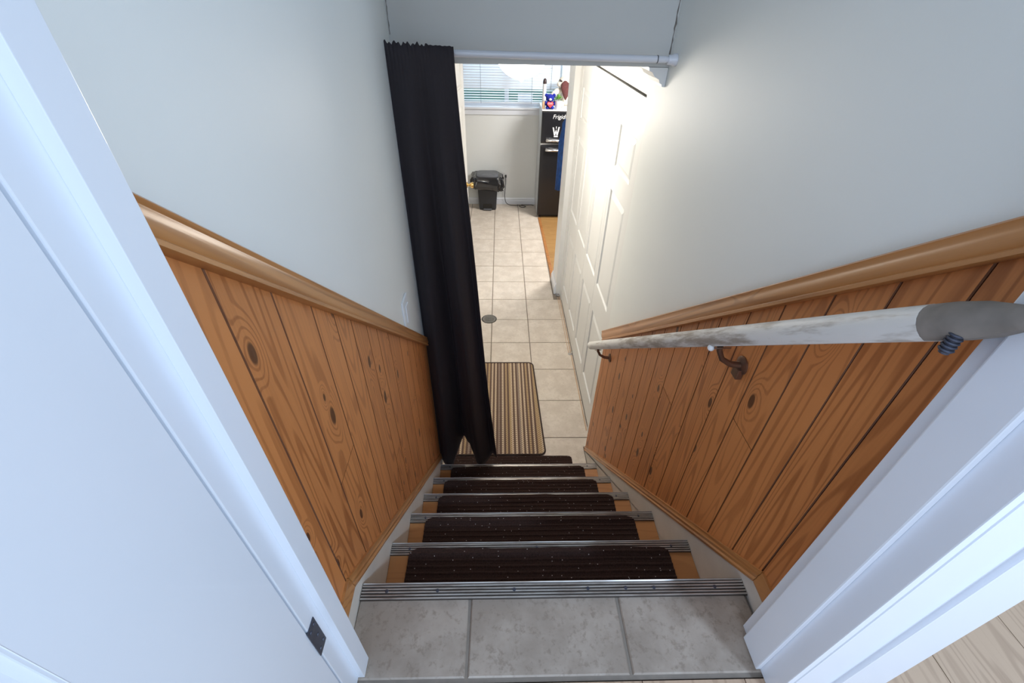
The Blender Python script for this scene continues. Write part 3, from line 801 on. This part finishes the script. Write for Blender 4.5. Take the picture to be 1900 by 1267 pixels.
# ------------------------------------------------------------------ fridge and things on it
FX0, FX1, FY0, FY1, FZ = .470, 1.01, 5.456, 5.93, -.930
fg = thing('fridge', 'black retro fridge freezer with chrome handles beside the far window', 'fridge', ((FX0+FX1)/2, (FY0+FY1)/2, LOW))
MB().box(FX0, FX1, FY0+.055, FY1, LOW+.03, FZ, .006).build('cabinet', 'fridgeside', fg)
MB().box(FX0-.001, FX1+.001, FY0+.002, FY1, FZ, FZ+.012, .005).build('top_trim', 'whiteceramic', fg)
MB().box(FX0+.03, FX1-.03, FY0+.07, FY1-.02, LOW+.0005, LOW+.032).build('plinth', 'black', fg)
fz = MB().box(FX0, FX1, FY0, FY0+.054, -1.262, FZ-.003, .010).build('freezer_door', 'blackenamel', fg)
fd = MB().box(FX0, FX1, FY0, FY0+.054, LOW+.035, -1.288, .010).build('fridge_door', 'blackenamel', fg)
MB().box(FX0, FX1, FY0+.006, FY0+.05, -1.285, -1.265).build('trim_band', 'chrome', fg)
for par, zc in ((fz, -1.228), (fd, -1.335)):
    h = MB().tube([(.545, FY0-.0005, zc), (.545, FY0-.018, zc), (.56, FY0-.030, zc), (.74, FY0-.030, zc-.006), (.755, FY0-.02, zc-.006), (.755, FY0-.0005, zc-.006)], [.020, .022, .015, .009, .009, .009], 12)
    h.build('handle', 'chrome', par, smooth=True)
def text_obj(s, size, mat, parent, loc, name='lettering', shear=.25, ext=.0008):
    cu_ = bpy.data.curves.new('t', 'FONT'); cu_.body = s; cu_.size = size; cu_.shear = shear; cu_.extrude = ext
    to = bpy.data.objects.new('t', cu_); COL.objects.link(to); bpy.context.view_layer.update()
    me = bpy.data.meshes.new_from_object(to.evaluated_get(bpy.context.evaluated_depsgraph_get()))
    bpy.data.objects.remove(to)
    R_ = Matrix.Rotation(math.pi/2, 4, 'X'); me.transform(R_)
    me.materials.clear(); me.materials.append(M[mat])
    o = bpy.data.objects.new(name, me); COL.objects.link(o); o['_base'] = Vector(loc); place(o, loc, parent); return o
text_obj('Frigidaire', .062, 'whiteceramic', fz, (.590, FY0-.0015, -1.005))
cw = MB()
for pl in ([(.598, -1.095), (.612, -1.095), (.627, -1.150), (.640, -1.115), (.653, -1.150), (.664, -1.090), (.680, -1.090), (.662, -1.178), (.646, -1.178), (.640, -1.150), (.632, -1.178), (.618, -1.178)],
           [(.618, -1.182), (.664, -1.182), (.664, -1.196), (.618, -1.196)], [(.636, -1.085), (.645, -1.085), (.643, -1.11), (.638, -1.11)]):
    cw.prism(pl, 'y', FY0-.004, FY0-.0005)
cw.build('magnet', 'whiteceramic', fz)
T = FZ+.0125
# blue bear with a heart
bx, by = .557, 5.545
br = thing('teddy_bear', 'small royal blue teddy bear holding a red heart on top of the fridge', 'teddy bear', (bx, by, T))
MB().ball((bx, by, T+.042), .042, .035, .043).build('body', 'bluefluff', br, smooth=2)
hd = MB().ball((bx, by-.005, T+.105), .046, .040, .040).build('head', 'bluefluff', br, smooth=2)
for s_ in (-1, 1):
    MB().ball((bx+s_*.043, by, T+.133), .018, .012, .018).build('ear', 'bluefluff', hd, smooth=2)
    MB().ball((bx+s_*.015, by-.040, T+.115), .004, .004, .004, 8, 6).build('eye', 'black', hd, smooth=2)
    MB().ball((bx+s_*.047, by-.022, T+.058), .014, .020, .026).build('arm', 'bluefluff', br, smooth=2)
    MB().ball((bx+s_*.028, by-.038, T+.016), .020, .026, .016).build('leg', 'bluefluff', br, smooth=2)
MB().ball((bx, by-.042, T+.097), .017, .010, .013).build('muzzle', 'fridgeside', hd, smooth=2)
hp = []
for k in range(40):
    a = 2*math.pi*k/40; hp.append((bx+.0024*16*math.sin(a)**3*.92, T+.052+.0024*(13*math.cos(a)-5*math.cos(2*a)-2*math.cos(3*a)-math.cos(4*a))*.9))
ht = MB().prism(hp, 'y', by-.072, by-.048).build('heart', 'red', br)
text_obj('LOVE', .022, 'whiteceramic', ht, (bx-.029, by-.0725, T+.054), shear=0)
# potted plant
px, py = .650, 5.52
pp = thing('potted_plant', 'leafy green plant in a white pot on the fridge, right of the blue bear', 'plant', (px, py, T))
MB().lathe((px, py, T), [(.030, 0), (.036, .006), (.041, .085), (.038, .086), (.036, .074), (.001, .074)], 20).build('pot', 'rod', pp, smooth=True)
MB().lathe((px, py, T+.074), [(.035, 0), (.03, .004), (.001, .006)], 14).build('soil', 'soil', pp)
rr = random.Random(3)
for k in range(34):
    a, e = rr.uniform(0, 6.28), rr.uniform(.25, 1.4); L = rr.uniform(.03, .062)
    d_ = Vector((math.cos(a)*math.cos(e), math.sin(a)*math.cos(e), math.sin(e))); sd = d_.cross(Vector((0, 0, 1))).normalized(); n_ = sd.cross(d_)
    c0 = Vector((px, py, T+.082)) + d_*L*.55 + Vector((0, 0, rr.uniform(0, .02)))
    lf3 = []
    for t, w in ((0, .002), (.3, .011), (.6, .013), (.85, .007), (1, .001)):
        p = c0 + d_*(t*.032) - Vector((0, 0, .010*t*t)); lf3.append([p-sd*w+n_*.001, p+n_*.003, p+sd*w+n_*.001, p-n_*.001])
    MB().loft(lf3).build('leaf', 'leaf', pp, smooth=2)
MB().tube([(px, py, T+.07), (px+.003, py, T+.12)], .003, 6).build('stem', 'leaf', pp)
# tall slim bottle
qx, qy = .502, 5.69
bo = thing('spray_bottle', 'tall slim white bottle with dark cap behind the blue bear', 'bottle', (qx, qy, T))
MB().lathe((qx, qy, T), [(.019, 0), (.021, .004), (.021, .22), (.019, .226)], 18).build('body', 'whiteceramic', bo, smooth=True)
MB().lathe((qx, qy, T), [(.0205, .2262), (.0212, .24), (.019, .262), (.012, .275), (.003, .279)], 18).build('cap', 'darkbrown', bo, smooth=True)
# tan card box
cb = tag(MB().box(.474, .500, 5.515, 5.540, T+.001, T+.072, .002).build('card_box', 'tan'), 'small tan box at the left front corner of the fridge top', 'box')
# plush dog
gx, gy = .722, 5.73
pd = thing('plush_dog', 'cream plush dog with a drooping maroon ear sitting on the fridge behind the plant', 'plush toy', (gx, gy, T))
MB().ball((gx+.03, gy+.03, T+.085), .085, .075, .088).build('body', 'creamfluff', pd, smooth=2)
hd = MB().ball((gx+.01, gy-.01, T+.235), .078, .07, .066).build('head', 'creamfluff', pd, smooth=2)
MB().ball((gx-.045, gy-.045, T+.225), .040, .035, .032).build('muzzle', 'creamfluff', hd, smooth=2)
MB().ball((gx-.045, gy-.072, T+.262), .020, .008, .010, rot=Matrix.Rotation(.5, 3, 'Y')).build('eye', 'darkbrown', hd, smooth=2)
ear = []
for t, w in ((0, .012), (.12, .042), (.3, .052), (.55, .044), (.8, .026), (1, .006)):
    c0 = Vector((gx+.005+.014*t, gy-.085-.03*math.sin(t*2.5), T+.262-.185*t)); ear.append([c0+Vector((w*math.cos(a), .016*math.sin(a), 0)) for a in [2*math.pi*k/14 for k in range(14)]])
MB().loft(ear).build('ear', 'maroon', hd, smooth=2)
MB().tube([(gx-.02, gy-.02, T+.165), (gx-.075, gy-.045, T+.155), (gx-.125, gy-.06, T+.118), (gx-.135, gy-.062, T+.105)], [.030, .030, .026, .012], 12).build('paw', 'creamfluff', pd, smooth=2)
MB().tube([(gx-.0, gy-.02, T+.04), (gx-.02, gy-.07, T+.034), (gx-.02, gy-.12, T+.030)], [.034, .032, .026], 12).build('leg', 'creamfluff', pd, smooth=2)

# ------------------------------------------------------------------ bin with bag, outlet and cord
bxc, byc = -.165, 5.80
bn = thing('pedal_bin', 'black pedal bin with a bin bag bunched round its lid by the far wall', 'bin', (bxc, byc, LOW))
def rr_ring(cx, cy, hx_, hy_, r, z, n=6): return [(x, y, z) for x, y in rrect(cx-hx_, cx+hx_, cy-hy_, cy+hy_, r, n)]
MB().loft([rr_ring(bxc, byc, .108, .088, .03, LOW+.0005), rr_ring(bxc, byc, .113, .092, .03, LOW+.02), rr_ring(bxc, byc, .132, .108, .035, -1.77), rr_ring(bxc, byc, .134, .110, .035, -1.745)]).build('body', 'black', bn, smooth=True)
MB().loft([rr_ring(bxc, byc, .136, .112, .045, -1.744), rr_ring(bxc, byc, .142, .118, .05, -1.735), rr_ring(bxc, byc, .142, .118, .05, -1.722), rr_ring(bxc, byc, .130, .106, .05, -1.708), rr_ring(bxc, byc, .04, .03, .02, -1.703)]).build('lid', 'greyplastic', bn, smooth=True)
MB().box(bxc-.060, bxc+.060, byc-.099, byc-.0885, LOW+.012, LOW+.085, .006).build('pedal_recess', 'dark', bn)
MB().box(bxc-.055, bxc+.055, byc-.128, byc-.080, LOW+.010, LOW+.024, .005).build('pedal', 'greyplastic', bn)
rings = []; rr = random.Random(5)
prof = [(.004, -1.735, 0), (.026, -1.728, .3), (.046, -1.745, .8), (.056, -1.785, 1.2), (.052, -1.83, 1.3), (.044, -1.868, 1.4), (.020, -1.892, 1.0), (.003, -1.880, .3)]
N = 72
for off, z, am in prof:
    ring = []
    base_ = rrect(bxc-.136, bxc+.136, byc-.112, byc+.112, .05, 17)
    n = len(base_)
    for i, (x, y) in enumerate(base_):
        a = 2*math.pi*i/n; nx_, ny_ = x-bxc, y-byc; L = math.hypot(nx_, ny_); nx_ /= L; ny_ /= L
        w = am*(.009*math.sin(7*a+z*60)+.009*math.sin(13*a+1+z*95)+.006*math.sin(23*a+z*130))
        lopsided = am*(.020*max(0, nx_)+.026*max(0, -nx_))
        zz = z - am*.020*max(0, nx_) + am*.018*max(0, -nx_) + am*.005*math.sin(9*a)
        o_ = max(.003, off+w+lopsided); 
        yy = min(y+ny_*o_, 5.945)
        ring.append((x+nx_*o_, yy, zz))
    rings.append(ring)
MB().loft(rings, caps=False).build('bin_bag', 'bag', bn, smooth=True)
ox, oz = .073, -1.80
ou = thing('wall_outlet', 'white wall outlet with a plugged-in cord right of the bin', 'outlet', (ox, 5.945, oz-.06))
MB().box(ox-.036, ox+.036, 5.943, 5.9498, oz-.058, oz+.058, .002).build('plate', 'whiteceramic', ou)
for dz in (.022, -.026): MB().box(ox-.017, ox+.017, 5.940, 5.944, oz+dz-.014, oz+dz+.014, .003).build('socket', 'whiteceramic', ou)
cd = thing('power_cord', 'thin dark power cord running from the wall outlet to the fridge', 'cord', (.25, 5.86, LOW))
MB().box(ox-.011, ox+.011, 5.918, 5.9398, oz-.005, oz+.030, .004).build('plug', 'black', cd)
cp = [(ox, 5.922, oz-.004), (ox-.001, 5.915, oz-.08), (ox-.010, 5.91, oz-.17), (ox-.012, 5.90, oz-.25), (ox+.004, 5.89, oz-.32), (.12, 5.885, LOW+.012), (.19, 5.88, LOW+.0045), (.26, 5.885, LOW+.0045), (.31, 5.875, LOW+.0045), (.345, 5.835, LOW+.0045), (.30, 5.805, LOW+.0045), (.262, 5.845, LOW+.0045), (.29, 5.887, LOW+.009), (.36, 5.90, LOW+.0045), (.42, 5.905, LOW+.0045), (.455, 5.88, LOW+.0045)]
def spline(pts, n=6):
    P_ = [Vector(p) for p in pts]; out = []
    for i in range(len(P_)-1):
        a, b, c, e = P_[max(i-1, 0)], P_[i], P_[i+1], P_[min(i+2, len(P_)-1)]
        for k in range(n):
            t = k/n; out.append(.5*((2*b)+(c-a)*t+(2*a-5*b+4*c-e)*t*t+(3*b-a-3*c+e)*t**3))
    return out+[P_[-1]]
MB().tube(spline(cp), .0042, 8).build('cable', 'black', cd, smooth=2)

# ------------------------------------------------------------------ blue jacket on a hook behind the wall end
jk = thing('blue_jacket', 'blue fleece jacket hanging behind the white wall end beside the fridge', 'jacket', (.62, 3.93, -1.30))
rings = []
for t, w, dp in ((0, .035, .022), (.06, .075, .035), (.15, .110, .045), (.35, .112, .05), (.6, .118, .052), (.85, .124, .052), (1, .118, .045)):
    z = -.66-.62*t; ring = []
    for k in range(36):
        a = 2*math.pi*k/36; f_ = 1+.12*math.sin(5*a+2*t)*t+.06*math.sin(11*a)
        ring.append((.622+w*math.cos(a)*f_, 3.912+dp*math.sin(a)*f_, z+.012*math.sin(3*a)*t))
    rings.append(ring)
MB().loft(rings).build('body', 'bluecloth', jk, smooth=2)
MB().tube([(.545, 3.925, -.75), (.520, 3.94, -.90), (.518, 3.945, -1.10), (.512, 3.945, -1.30)], [.030, .030, .027, .024], 12).build('sleeve', 'bluecloth', jk, smooth=2)
hk = thing('coat_hook', 'small metal coat hook holding the blue jacket on the wall end', 'hook', (.622, 3.855, -.67))
MB().box(.610, .634, 3.8505, 3.855, -.68, -.62, .001).build('back_plate', 'chrome', hk)
MB().tube([(.622, 3.855, -.66), (.622, 3.885, -.668), (.622, 3.91, -.655), (.622, 3.915, -.64)], .004, 8).build('prong', 'chrome', hk, smooth=2)

for o in bpy.data.objects:
    if '_base' in o: del o['_base']
